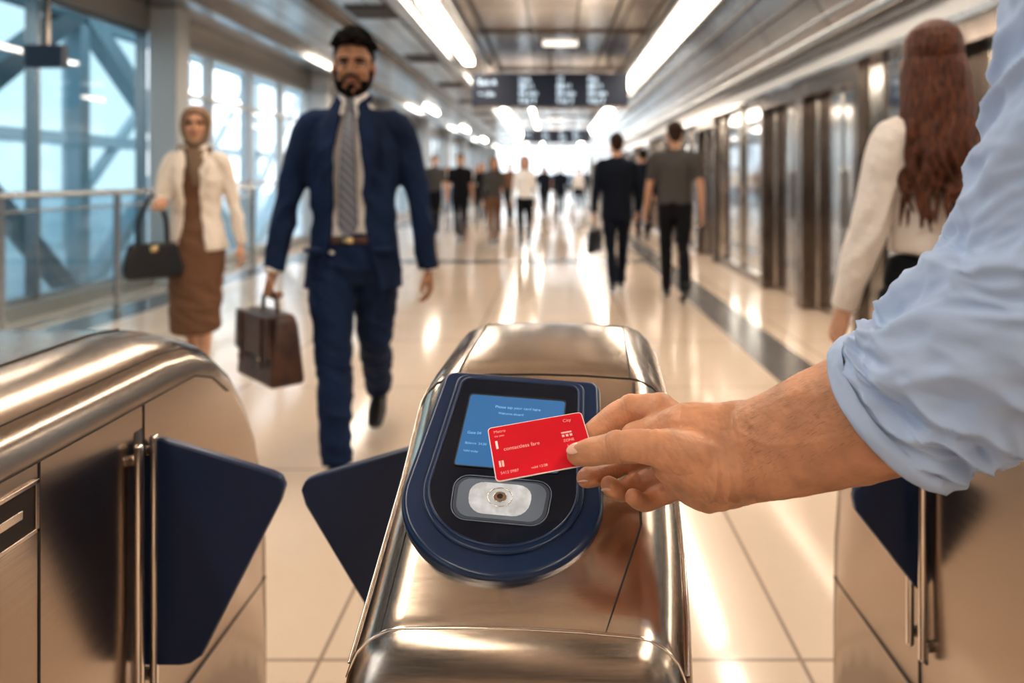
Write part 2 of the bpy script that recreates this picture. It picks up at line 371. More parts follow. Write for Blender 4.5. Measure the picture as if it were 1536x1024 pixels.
def sign(y,w,z0,z1,x=0.0):
    e=empty('hanging_sign',(x,y,0))
    b=MB(); b.add(box(-w/2,w/2,0,.16,z0,z1),'sign'); b.build('panel',e,bevel=.012)
    b=MB()
    for xx in(-w*.38,0,w*.38): b.add(tube([(xx,.08,z1-.02),(xx,.08,ZC)],[.02,.02],sub=1,n=8,cap=False),'frame')
    b.add(box(-w/2-.01,w/2+.01,-.005,.165,z0-.02,z0),'frame')
    b.build('hanger',e)
    h=z1-z0
    def T(s,px,pz,size): text('lettering',s,size,'signtx',e,frame(V((px,-.006,pz)),V((1,0,0)),V((0,0,1))),.001)
    T('Exit A',-w*.46,z1-h*.35,h*.22); T('<- Lifts',-w*.46,z1-h*.68,h*.17)
    for cx,t in((-w*.20,'Line'),(w*.04,'12'),(w*.24,'Plat')):
        for r in range(4): T((t,'08:1%d'%r,'0%d min'%(r+2),'City %d'%r)[r],cx,z1-h*(.25+.21*r),h*.20)
sign(12.5,2.67,2.45,3.02,(825.5-829)/1100*12.5)
sign(24.6,2.33,2.45,2.87,(835-829)/1100*24.6)
b=MB(); b.add(box(-4.25,-3.95,5.9,5.98,2.12,2.30),'sign'); b.add(box(-4.12,-4.08,5.92,5.96,2.3,ZC),'frame'); b.build('information_display')

# ------------------------------------------------------------------ GATES
GS=1.1; GZ=HC*(1-GS); GB=-GZ/GS
g=empty('ticket_gate',(0,0,GZ)); g.scale=(GS,GS,GS)
yaw=math.radians(3.5); sx=V((math.cos(yaw),-math.sin(yaw),0)); tx=V((math.sin(yaw),math.cos(yaw),0)); G0=V((-.0095,.75,0))
def GP(s,t,z): return G0+sx*s+tx*(t-.75)+V((0,0,z))
half=[(0,.003),(.045,.0022),(.088,0),(.098,-.002),(.110,-.008),(.120,-.018),(.127,-.033),(.131,-.055),(.134,-.12),(.134,-.25)]
def zt(t):
    pts=[(.526,.70),(.529,.82),(.534,.852),(.540,.868),(.547,.881),(.58,.903),(.745,1.0135),(.76,1.0195),(.79,1.024),(.94,1.030),(.975,1.026),(.998,1.010),(1.012,.98),(1.018,.93)]
    for (a,za),(c,zc) in zip(pts,pts[1:]):
        if a<=t<=c: return za+(zc-za)*(t-a)/(c-a)
    return pts[0][1] if t<pts[0][0] else pts[-1][1]
def wk(t): return 1-.10*max(0,(.62-t)/.09)**1.5*0.6
def wl(t): return 1+.055*max(0,(.68-t)/.15)
def sec(t):
    z=zt(t); k=wk(t); k2=wl(t); r=[GP(s*(k if s>.05 else 1),t,z+d) for s,d in half]+[GP(.134*k,t,GB)]
    l=[GP(-s*(k2 if s>.05 else 1),t,z+d) for s,d in half[1:]]+[GP(-.134*k2,t,GB)]
    return list(reversed(l))+r
st=[.526,.529,.534,.540,.547,.56,.58,.60,.62,.66,.70,.745,.76,.79,.85,.94,.975,.998,1.012,1.018]
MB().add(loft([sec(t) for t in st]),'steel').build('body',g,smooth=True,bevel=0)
def gs(name,pts,r=.0009,m='seam'): line(name,[GP(s,t,zt(t)+d+.0003) for s,t,d in pts],r,m,g)
def dd(s):
    s=abs(s)
    for (a,za),(c,zc) in zip(half,half[1:]):
        if a<=s<=c: return za+(zc-za)*(s-a)/(c-a)
    return half[-1][1]
gs('seam_hood',[(s/1000,.752,dd(s/1000)) for s in range(-130,131,4)])
gs('seam_hood_left',[(-.088,t/1000,dd(.088)) for t in range(752,1010,8)])
gs('seam_hood_right',[(.088,t/1000,dd(.088)) for t in range(752,1010,8)])
gs('seam_slant_right',[(.092-.03*max(0,(.62-t/1000))/.07,t/1000,dd(.086)) for t in range(548,752,6)])
gs('seam_slant_left',[(-.104*wl(t/1000),t/1000,dd(.104)) for t in range(548,752,6)],.0006)
gs('nose_trim',[(s/1000*(wk(.547) if s>50 else wl(.547) if s<-50 else 1),.547,dd(s/1000)) for s in range(-128,129,4)],.0012,'chrome')
for sg in(-1,1): gs('edge_trim',[(sg*.1275*(wk(t/1000) if sg>0 else wl(t/1000)),t/1000,dd(.127)+.001) for t in range(550,1000,10)],.0014,'chrome')
al=math.atan(.673); u0=V((1,0,0)); v0=V((0,math.cos(al),math.sin(al))); r5=math.radians(5.5)
pu=u0*math.cos(r5)-v0*math.sin(r5); pv=v0*math.cos(r5)+u0*math.sin(r5); PO=V((-.050,.577,.8995))
PM=frame(PO,pu,pv)
def uout(hw,a,c,b_,rc,n=16,tp=0.0):
    p=[]
    for k in range(n*2+1):
        th=math.pi+math.pi*k/(2*n); p.append((hw*math.cos(th),a+b_+b_*math.sin(th)))
    for k in range(7):
        th=math.pi/2*k/6; p.append((hw-rc+rc*math.cos(th)-tp,c-rc+rc*math.sin(th)))
    for k in range(7):
        th=math.pi/2+math.pi/2*k/6; p.append((-hw+rc+rc*math.cos(th)+tp,c-rc+rc*math.sin(th)))
    return p
def prism(o,w0,w1): return loft([[V((x,y,w0)) for x,y in o],[V((x,y,w1)) for x,y in o]])
MB().add(prism(uout(.087,0,.203,.072,.012,tp=.008),-.006,.0125),'navy').build('reader_housing',g,bevel=.0055,mtx=PM,seg=4)
MB().add(prism(uout(.070,.018,.196,.058,.01,tp=.006),.008,.0160),'navy').build('reader_bezel',g,bevel=.0025,mtx=PM,seg=3)
MB().add(prism(uout(.063,.025,.190,.051,.008,tp=.006),.012,.0163),'blackgl').build('reader_glass',g,bevel=.0004,mtx=PM)
line('reader_rim',[(x,y,.0160) for x,y in uout(.0640,.0240,.1910,.052,.009,tp=.006)],.0013,'navy',g,PM,True)
def rrect(x0,x1,y0,y1,r,tp=0):
    p=[]
    for cx,cy,a in((x1-r,y1-r,0),(x0+r,y1-r,90),(x0+r,y0+r,180),(x1-r,y0+r,270)):
        for k in range(6):
            th=math.radians(a+90*k/5); X=cx+r*math.cos(th); Yy=cy+r*math.sin(th); p.append((X*(1+tp*(Yy-y0)/(y1-y0)),Yy))
    return p
MB().add(prism(rrect(-.046,.046,.093,.171,.003),.014,.0170),'screen').build('reader_screen',g,bevel=.0003,mtx=PM)
line('screen_border',[(x,y,.0170) for x,y in rrect(-.0465,.0465,.0925,.1715,.003)],.0006,'seam',g,PM,True)
for i,(s,sz,x,yy) in enumerate((('Please tap your card here',.0042,-.020,.157),('Welcome aboard',.0034,-.016,.150),('Gate 04',.0040,-.041,.126),('Balance  24.50',.0034,-.041,.115),('Valid today',.0030,-.041,.107))):
    text('screen_text',s,sz,'screentx',g,PM@Matrix.Translation((x,yy,.0171)),.00002)
MB().add(prism(rrect(-.039,.039,.044,.083,.012,.08),.014,.0167),'pad').build('tap_pad',g,bevel=.0006,mtx=PM)
line('tap_pad_rim',[(x,y,.0167) for x,y in rrect(-.040,.040,.043,.084,.013,.08)],.0005,'padring',g,PM,True)
MB().add(prism(rrect(-.036,.036,.046,.081,.011,.08),.0163,.0170),'padring').build('tap_window',g,mtx=PM)
MB().add(prism(rrect(-.026,.024,.0495,.0785,.0125,.12),.0165,.01715),'padlight').build('tap_lamp',g,mtx=PM)
line('tap_ring',[(-.001+.0105*math.cos(k*math.pi/12),.0655+.0085*math.sin(k*math.pi/12),.0172) for k in range(24)],.0005,'chrome',g,PM,True)
MB().add(prism([(-.001+.0060*math.cos(k*math.pi/12),.0655+.0050*math.sin(k*math.pi/12)) for k in range(24)],.0168,.0179),'chrome').build('tap_button',g,bevel=.0005,mtx=PM)
MB().add(prism([(-.001+.0026*math.cos(k*math.pi/12),.066+.0022*math.sin(k*math.pi/12)) for k in range(24)],.0174,.0182),'frame').build('tap_icon',g,mtx=PM)
def flap(parent,hx,tipx,y,zt_,zb,tipz,low=.35,m='navyflap'):
    d=1 if tipx>hx else -1; w=abs(tipx-hx)
    o=[(0,zb),(0,zt_-.012),(w*.06,zt_),(w*.12,zt_)]
    o+=[(w*.90,tipz+.006),(w*.97,tipz),(w,tipz-.012),(w*.97,tipz-.03)]
    o+=[(w*low+w*.05,zb+.012),(w*low-w*.03,zb+.002),(w*low-w*.10,zb)]
    v=loft([[V((hx+d*x,y-.007,z)) for x,z in o],[V((hx+d*x,y+.007,z)) for x,z in o]])
    return MB().add(v,m).build('flap',parent,bevel=.0035,seg=3)
flap(g,-.130,-.312,.914,.894,.60,.846,.25)

def sidegate(side,ys,wid=.40):
    e=empty('ticket_gate',(0,0,GZ)); e.scale=(GS,GS,GS)
    X=-.51 if side<0 else .50
    sg=-1 if side<0 else 1
    Z=[(.15,.90),(.2,.98),(.3,1.003),(.6,1.008),(.98,1.010),(1.05,1.004),(1.11,.985),(1.17,.943),(1.22,.885),(1.26,.82),(1.285,.75),(1.302,.65),(1.306,.5)]
    def s(t,z):
        dr=.058; r=[V((X,t,GB)),V((X,t,max(.15,z-.30))),V((X,t,z-dr-.01))]
        for k in range(1,9):
            a=math.pi/2*k/8; r.append(V((X+sg*.115*(1-math.cos(a)),t,z-dr+dr*math.sin(a))))
        for k in range(8,0,-1):
            a=math.pi/2*k/8; r.append(V((X+sg*(wid-.115*(1-math.cos(a))),t,z-dr+dr*math.sin(a))))
        r+=[V((X+sg*wid,t,z-dr-.01)),V((X+sg*wid,t,GB))]
        return r
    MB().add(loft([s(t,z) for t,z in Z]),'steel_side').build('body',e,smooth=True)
    xo=X-sg*.0004
    line('seam_top',[(xo,.2,.940),(xo,1.045,.940),(xo,1.10,.922),(xo,1.15,.888)],.0012,'seam',e)
    line('seam_band',[(X+sg*.020,.2,.9805),(X+sg*.020,.60,.9825),(X+sg*.020,.98,.9845),(X+sg*.020,1.05,.9785),(X+sg*.020,1.10,.963)],.0013,'seam',e)
    line('seam_band_top',[(X+sg*.112,.25,1.003),(X+sg*.112,.6,1.0085),(X+sg*.112,.98,1.0105),(X+sg*.112,1.05,1.0045)],.0014,'seam',e)
    line('seam_vertical',[(xo,ys,.940),(xo,ys,.12)],.0011,'seam',e)
    line('seam_vertical_near',[(xo,.728,.940),(xo,.728,.12)],.0011,'seam',e)
    line('seam_lower',[(xo,.2,.513),(xo,1.304,.513)],.0011,'seam',e)
    b=MB()
    for y in(ys-.028,ys+.006): b.add(tube([(X-sg*.010,y,.585),(X-sg*.010,y,.895)],[.0055,.0055],n=12,sub=1),'chrome')
    for y in(ys-.028,ys+.006):
        for z in(.60,.88): b.add(box(min(X,X-sg*.012),max(X,X-sg*.012),y-.004,y+.004,z-.006,z+.006),'chrome')
    b.add(box(X-.001,X+.001,ys-.020,ys-.002,.57,.91),'seam')
    b.build('flap_guard',e,smooth=True)
    b=MB(); y0,y1_,z0,z1=.64,.724,.872,.925
    for bb in((y0,y1_,z0,z0+.005),(y0,y1_,z1-.005,z1),(y0,y0+.005,z0,z1),(y1_-.005,y1_,z0,z1)): b.add(box(X-.004,X+.004,*bb),'steel')
    b.add(box(X-.001,X+.001,y0,y1_,z0,z1),'seam'); b.add(box(X-.003,X+.002,y0+.02,y1_-.02,.893,.902),'steel'); b.build('card_slot',e,bevel=.001)
    return e
lg=sidegate(-1,.914); flap(lg,-.512,-.336,.925,.894,.61,.846,.36)
rg=sidegate(1,1.0);  flap(rg,.502,.408,1.0,.825,.66,.80,.10)

# ------------------------------------------------------------------ CARD
cc=W(811,668,.634); a_=math.radians(12)
cu_=u0*math.cos(a_)+v0*math.sin(a_); cv_=v0*math.cos(a_)-u0*math.sin(a_); CM=frame(cc,cu_,cv_)
ce=empty('transit_card')
MB().add(prism(rrect(-.0428,.0428,-.027,.027,.0035),-.0005,.0003),'white').build('card_core',ce,mtx=CM)
MB().add(prism(rrect(-.0420,.0420,-.0262,.0262,.003),.0,.0005),'card').build('card_face',ce,mtx=CM)
for s,sz,x,y in(('Metro',.0042,-.038,.020),('day pass',.0026,-.038,.0160),('contactless fare',.0050,-.032,.001),('5412 0987',.0036,-.038,-.021),('valid 12/28',.0032,-.012,-.021),('City',.0044,.024,.019),('ZONE',.0036,.020,-.001),('1-4',.0042,.022,-.007)):
    text('card_text',s,sz,'print',ce,CM@Matrix.Translation((x,y,.00055)),.00003)
b=MB(); 
for x in(.020,.0235,.027): b.add(box(x,x+.0022,.004,.0062,.0005,.0007),'print')
b.add(box(.020,.0292,.0075,.0090,.0005,.0007),'print')
b.add(box(-.038,-.036,.004,.012,.0005,.0006),'white'); b.add(box(-.038,-.0362,-.014,-.008,.0005,.0006),'print'); b.add(box(-.0355,-.0337,-.014,-.008,.0005,.0006),'print')
b.build('card_mark',ce,mtx=CM)

# ------------------------------------------------------------------ HAND + ARM
arm=empty('outstretched_arm')
def ch(l): return [W(a,b_,c) for a,b_,c,_ in l],[r/1000 for *_,r in l]
parts=[]
index=[(1030,646,.650,18),(990,620,.663,16.4),(945,615,.672,13.2),(908,636,.666,11.6),(874,663,.655,9.2)]
middle=[(1020,665,.66,14),(985,675,.682,12.5),(935,694,.688,11),(902,710,.672,9.8),(880,716,.656,8.8)]
ring=[(1030,695,.655,13),(1000,708,.668,12),(955,726,.672,10.4),(932,737,.660,9.4),(914,728,.648,8.4)]
pinky=[(1045,718,.65,12),(1020,728,.655,11),(985,745,.657,9.2),(965,753,.648,8.4),(950,745,.640,7.6)]
thumb=[(1125,690,.620,20),(1075,690,.610,22),(1035,682,.603,20),(1000,674,.598,17),(962,669,.598,13.8),(925,671,.602,12.4),(890,677,.610,11.4),(866,681,.618,9.6)]
for f in(index,middle,ring,pinky,thumb):
    p,r=ch(f); parts.append(tube(p,r,n=20,sub=4))
for px,py,Y,r in((990,618,.663,17.0),(947,613,.672,13.8),(925,670,.602,13.2),(936,693,.688,11.6),(1004,675,.601,17.6),(956,725,.672,10.9),(985,744,.657,9.8)):
    r/=1000; parts.append(ell(W(px,py,Y),(r,r,r)))
for px,py,Y,r0,r1 in((992,628,.660,26,17),(994,665,.670,24,14.5),(1003,700,.665,23,13.5),(1020,724,.655,20,12)):
    parts.append(tube([W(1125,(685*2+py)/3,.625),W((1110+px)/2,(685+py)/2,(.628+Y)/2),W(px,py,Y)],[r0/1000,(r0+r1)/2000+.004,r1/1000],n=20,sub=4))
parts.append(tube([W(1150,692,.614),W(1105,700,.612),W(1060,704,.608),W(1010,694,.608)],[.026,.028,.028,.019],n=20))
parts.append(tube([W(1140,716,.622),W(1100,722,.625),W(1060,729,.627),W(1020,726,.638)],[.018,.021,.022,.014],n=18))
parts.append(tube([W(1130,640,.622),W(1075,650,.625),W(1030,652,.632),W(985,655,.640)],[.022,.026,.027,.019],n=20))
parts.append(ell(W(968,652,.640),(.022,.018,.012)))
fa=[(1085,687,.620,36,28),(1120,682,.616,40,29),(1185,662,.605,45,34),(1255,638,.590,50,39),(1330,610,.572,52,42),(1430,556,.545,54,46)]
parts.append(tube([W(a,b_,c) for a,b_,c,_,_ in fa],[(e/1000,d/1000) for _,_,_,d,e in fa],ref=(0,1,0),n=32,sub=4))
CRS=[(W(925,671,.602),(W(890,677,.610)-W(962,669,.598)).normalized(),.017,.0032,.0009),
     (W(945,615,.672),(W(908,636,.666)-W(990,620,.663)).normalized(),.017,.0036,.0010),
     (W(908,636,.666),(W(874,663,.655)-W(945,615,.672)).normalized(),.014,.0030,.0007),
     (W(902,710,.672),(W(880,716,.656)-W(935,694,.688)).normalized(),.013,.0030,.0007),
     (W(932,737,.660),(W(914,728,.648)-W(955,726,.672)).normalized(),.013,.0030,.0007),
     (W(1004,680,.600),V((.8,0,.6)).normalized(),.028,.0060,.0005),
     (W(1095,690,.616),(W(1160,668,.61)-W(1060,690,.62)).normalized(),.050,.011,.0008)]
VN=[[W(1240,590,.560),W(1180,622,.572),W(1130,640,.585),W(1085,640,.600),W(1040,625,.62)],[W(1270,650,.55),W(1210,668,.562),W(1150,668,.580),W(1110,650,.590)]]
def handpost(p,nn):
    n=noise.noise(p*45)*.0010+noise.noise(p*120)*.0004+noise.noise(p*320)*.00012
    for c,t,R,sp_,A in CRS:
        d=p-c; L=d.length
        if L<R: n-=A*(1-L*L/(R*R))*abs(math.cos(math.pi*(d.dot(t)+noise.noise(p*150)*.0008)/sp_))**10
    for vn in VN:
        best=1e9
        for a,c in zip(vn,vn[1:]):
            ac=c-a; t=max(0,min(1,(p-a).dot(ac)/ac.length_squared)); q=a+ac*t; dx=V((p.x-q.x,0,p.z-q.z)).length
            best=min(best,dx)
        if best<.006 and nn.y<-.2: n+=.0008*math.exp(-(best/.0022)**2)
    return n
ho=fuse(parts,.0011,12,'hand_skin','skin',arm,post=handpost)
def nail(c,d,nrm,l,w):
    d=d.normalized(); nrm=(nrm-d*nrm.dot(d)).normalized(); s=d.cross(nrm)
    R=Matrix((s,d,nrm)).transposed()
    return ell(c,(w,l,.0014),R)
b=MB()
tp,_=ch(thumb); d=tp[-1]-tp[-3]
b.add(nail(tp[-1]+V((-.002,-.0048,.0069)),d,V((0,-.5,.85)),.0088,.0064),'nail')
mp_,_=ch(middle); b.add(nail(mp_[-1]+V((-.0035,-.0065,-.001)),mp_[-1]-mp_[-2]+V((0,0,.004)),V((-.5,-.8,-.1)),.0058,.0050),'nail')
rp,_=ch(ring); b.add(nail(rp[-1]+V((-.003,-.0065,-.001)),rp[-1]-rp[-2],V((-.4,-.9,-.1)),.0054,.0047),'nail')
b.build('nails',arm,smooth=True)
me=ho.data; b=MB(); cand=[(v.co.copy(),v.normal.copy()) for v in me.vertices if .155<v.co.x<.25 and (v.normal.y<.5)]
ax=(W(1250,638,.59)-W(1120,681,.616)).normalized(); vs=[];fs=[]
for p,nv in random.sample(cand,min(1300,len(cand))):
    if nv.z<-.2: continue
    t=(-ax+V((random.uniform(-.3,.3),0,random.uniform(-.5,.1)))).normalized(); t=(t-nv*t.dot(nv)).normalized()
    s=t.cross(nv)*.00007; L=random.uniform(.003,.007); q=p+t*L*.5+nv*.0006; r=p+t*L+nv*.0008
    o=len(vs); vs+=[p-s,p+s,q+s*.7,q-s*.7,r]; fs+=[(o,o+1,o+2,o+3),(o+3,o+2,o+4)]
b.add((vs,fs),'armhair'); b.build('arm_hair',arm)
SA=[(1338,622,.575,.062,.056),(1385,592,.558,.066,.058),(1438,552,.54,.069,.060),(1572,445,.505,.075,.066),(1651,278,.48,.076,.068),(1700,100,.46,.076,.068),(1722,-60,.45,.074,.066)]
P,R=resample([W(a,b_,c) for a,b_,c,_,_ in SA],[(r1,r2) for *_,r1,r2 in SA],32)
NN=160; NP=len(P)
def slring(f0,dr=0.,fold=1.):
    i=min(NP-1,int(f0*(NP-1)+.5))
    c=P[i]; t=(P[min(i+1,NP-1)]-P[max(i-1,0)]).normalized(); ref=V((0,1,0)); s=(ref-t*ref.dot(t)).normalized(); u=t.cross(s); out=[]
    f=i/NP
    for k in range(NN):
        th=2*math.pi*k/NN; d=s*math.cos(th)*R[i][1]+u*math.sin(th)*R[i][0]; dn=d.normalized(); p=c+d
        q=V((math.cos(th)*1.2+f*1.5,math.sin(th)*1.2-f*1.1,f*8.0+.9*math.sin(th+1)))
        n1=noise.noise(q*1.2); n2=noise.noise(q*2.5+V((5,1,2))); n3=noise.noise(q*5.0+V((2,7,1)))
        w=(1-abs(n1)*2.8)*.0080+(1-abs(n2)*2.6)*.0034+(1-abs(n3)*2.4)*.0007-.0052
        out.append(p+dn*(dr+w*fold*min(1,.25+f*5)))
    return out
rings=[slring(i/(NP-1)) for i in range(3,NP)]
inner=[slring(.015,-.004),slring(.075,-.006,.3)]
MB().add(loft(list(reversed(inner))+rings,caps=False),'shirtblue').build('sleeve',arm,smooth=True)
q_=[(.092,.0005,.3),(.085,.0034,.4),(.070,.0048,.5),(.040,.0046,.5),(.015,.0044,.5),(0,.003,.4),(0,-.001,.4),(.03,-.003,.3)]
MB().add(loft([slring(*a) for a in q_],caps=False),'shirtblue').build('cuff',arm,smooth=True)

# ------------------------------------------------------------------ PEOPLE
def Rz(a): return Matrix.Rotation(a,3,'Z')
def handparts(wr,d,side,fwd,curl=.5):
    d=d.normalized(); f=(fwd-d*fwd.dot(d)).normalized(); inn=V((-side,0,0)); inn=(inn-d*inn.dot(d)); inn=(inn-f*inn.dot(f)).normalized()
    ps=[tube([wr-d*.02,wr+d*.03,wr+d*.085],[(.024,.02),(.036,.017),(.040,.014)],ref=f,n=12,sub=2)]
    for k,(o,L) in enumerate(((.031,.072),(.011,.080),(-.010,.074),(-.029,.058))):
        b0=wr+d*.075+f*o; c1=curl*.9; c2=curl*1.9; c3=curl*2.6
        p1=b0+(d*math.cos(c1*.5)+inn*math.sin(c1*.5))*L*.42; p2=p1+(d*math.cos(c2*.7)+inn*math.sin(c2*.7))*L*.33; p3=p2+(d*math.cos(c3*.8)+inn*math.sin(c3*.8))*L*.25
        ps.append(tube([b0,p1,p2,p3],[.0095,.009,.008,.007],n=10,sub=2))
    b0=wr+d*.025+f*.03+inn*.008; ps.append(tube([b0,b0+d*.028+f*.022+inn*.012,b0+d*.058+f*.028+inn*.02],[.013,.011,.008],n=10,sub=2))
    return ps
def head(root,c,s,vox,skin,hairm,style,beard=False,yaw=0.,detail=True):
    R=Rz(yaw)
    def q(x,y,z): return c+R@V((x,y,z))*s
    def E(x,y,z,a,b_,d): return ell(q(x,y,z),(a*s,b_*s,d*s),R)
    def TT(pts,rad,ref=(1,0,0),n=12,sub=3):
        return tube([q(*p) for p in pts],[ (r*s if not hasattr(r,'__len__') else (r[0]*s,r[1]*s)) for r in rad],ref=R@V(ref),n=n,sub=sub)
    sk=[E(0,.012,.028,.074,.093,.090),E(0,-.018,-.030,.061,.070,.080),E(0,-.056,-.092,.028,.026,.022),
        TT([(.056,.0,-.045),(.045,-.035,-.082),(0,-.062,-.098),(-.045,-.035,-.082),(-.056,0,-.045)],[.018,.018,.019,.018,.018]),
        TT([(0,-.083,.012),(0,-.096,-.012),(0,-.106,-.030)],[.007,.009,.012]),E(.011,-.094,-.034,.008,.009,.007),E(-.011,-.094,-.034,.008,.009,.007),
        TT([(-.045,-.070,.020),(-.02,-.082,.024),(.02,-.082,.024),(.045,-.070,.020)],[.008]*4),
        E(.036,-.062,-.030,.020,.020,.018),E(-.036,-.062,-.030,.020,.020,.018),E(0,-.080,-.060,.026,.014,.016),
        E(.077,.010,-.010,.010,.018,.030),E(-.077,.010,-.010,.010,.018,.030)]
    sk.append(tube([q(0,.02,-.06),c+V((0,.03*s,-.215*s))],[(.052*s,.054*s),(.060*s,.058*s)],n=14))
    fuse(sk,vox,3,'head',skin,root)
    if detail:
        b=MB()
        for sg in(-1,1):
            b.add(E(sg*.031,-.0745,.002,.0125,.0095,.0055),'eye'); b.add(E(sg*.031,-.0815,.002,.0060,.0045,.0055),'iris')
            b.add(TT([(sg*.014,-.089,.017),(sg*.032,-.088,.022),(sg*.050,-.074,.017)],[.0032,.0042,.002],n=8),hairm if style!='hijab' else 'hair')
            b.add(TT([(sg*.018,-.083,.007),(sg*.032,-.084,.0095),(sg*.046,-.075,.005)],[.0028]*3,n=6),'hair')
            b.add(TT([(sg*.018,-.082,-.003),(sg*.032,-.083,-.006),(sg*.044,-.075,-.002)],[.0022]*3,n=6),skin)
        b.add(E(0,-.0915,-.056,.022,.007,.0036),'lips'); b.add(E(0,-.0905,-.063,.018,.007,.0042),'lips')
        b.build('face_features',root,smooth=True)
    if style=='short' or style=='curly':
        hp=[E(0,.030,.050,.083,.094,.086),E(0,.062,-.005,.066,.048,.075),E(.066,.018,.030,.014,.035,.035),E(-.066,.018,.030,.014,.035,.035)]
        if style=='curly':
            hp+=[E(0,-.024,.096,.064,.054,.036)]
            for i in range(170):
                a=random.uniform(0,2*math.pi); e_=random.uniform(.25,1.5); r_=random.uniform(.007,.014)
                hp.append(E(.087*math.cos(e_)*math.cos(a),.010+.104*math.cos(e_)*math.sin(a),.052+.098*math.sin(e_),r_,r_,r_))
        fuse(hp,vox*.7,1,'hair',hairm,root)
    if beard:
        bp=[TT([(.067,.0,-.020),(.060,-.018,-.060),(.040,-.050,-.092),(0,-.070,-.106),(-.040,-.050,-.092),(-.060,-.018,-.060),(-.067,0,-.020)],[.010,.0145,.016,.018,.016,.0145,.010]),
            TT([(.030,-.080,-.066),(.022,-.093,-.048),(0,-.0985,-.045),(-.022,-.093,-.048),(-.030,-.080,-.066)],[.005,.005,.0045,.005,.005]),
            E(0,-.083,-.083,.018,.012,.010),E(.045,-.05,-.070,.018,.022,.015),E(-.045,-.05,-.070,.018,.022,.015)]
        fuse(bp,vox*.7,2,'beard',hairm,root)
    if style=='long':
        hp=[E(0,.032,.042,.084,.096,.088),E(0,.075,-.04,.078,.050,.10),TT([(0,.07,-.05),(-.005,.10,-.16),(-.01,.125,-.28),(-.02,.135,-.36)],[(.075,.04),(.080,.035),(.065,.03),(.03,.018)])]
        for i in range(60):
            a=random.uniform(-1.6,1.6); x=.082*math.sin(a); y=.045+.058*math.cos(a); L=random.uniform(.32,.50); ph=random.uniform(0,6); am=random.uniform(.010,.018)
            pts=[(x*.8,y*.9,.05)]+[(x*(1+.22*t)+am*t*math.sin(ph+t*14)-.01*t,y+.075*t+am*math.cos(ph+t*12)*t,-L*t) for t in(.1,.22,.34,.46,.58,.7,.85,1.)]
            hp.append(TT(pts,[.008,.011,.012,.012,.012,.012,.011,.008,.003],n=7))
        fuse(hp,.0038,1,'hair',hairm,root)
    if style=='bob':
        hp=[E(0,.032,.040,.086,.096,.090)]
        for sg in(-1,1): hp.append(TT([(sg*.05,.0,.09),(sg*.082,.012,.02),(sg*.080,.015,-.08),(sg*.07,-.005,-.19)],[.02,.022,.022,.012]))
        hp.append(TT([(0,.08,.03),(0,.09,-.06),(0,.075,-.18)],[(.07,.03),(.075,.03),(.06,.02)]))
        fuse(hp,vox,2,'hair',hairm,root)
    if style=='hijab':
        hp=[E(0,.040,.030,.092,.094,.104),E(0,.055,-.05,.080,.065,.09)]
        hp.append(TT([(0,-.062,.088),(.050,-.052,.065),(.070,-.040,.01),(.064,-.040,-.055),(.035,-.062,-.108),(0,-.070,-.122),(-.035,-.062,-.108),(-.064,-.040,-.055),(-.070,-.040,.01),(-.050,-.052,.065),(0,-.062,.088)],[.018]*11,ref=(0,1,0)))
        hp.append(TT([(0,.02,-.10),(0,.015,-.16),(0,.01,-.22),(0,.0,-.27)],[(.070,.078),(.080,.086),(.108,.10),(.135,.10)],n=20))
        for i in range(5): hp.append(TT([(.09,-.02,-.15-.02*i),(.03,-.09-.004*i,-.17-.022*i),(-.03,-.09-.004*i,-.165-.022*i),(-.09,-.02,-.14-.02*i)],[.014]*4))
        hp.append(TT([(.01,-.105,-.22),(.015,-.118,-.30),(.02,-.112,-.38)],[(.050,.016),(.045,.013),(.03,.009)]))
        fuse(hp,vox*.8,2,'hijab','hijab',root)

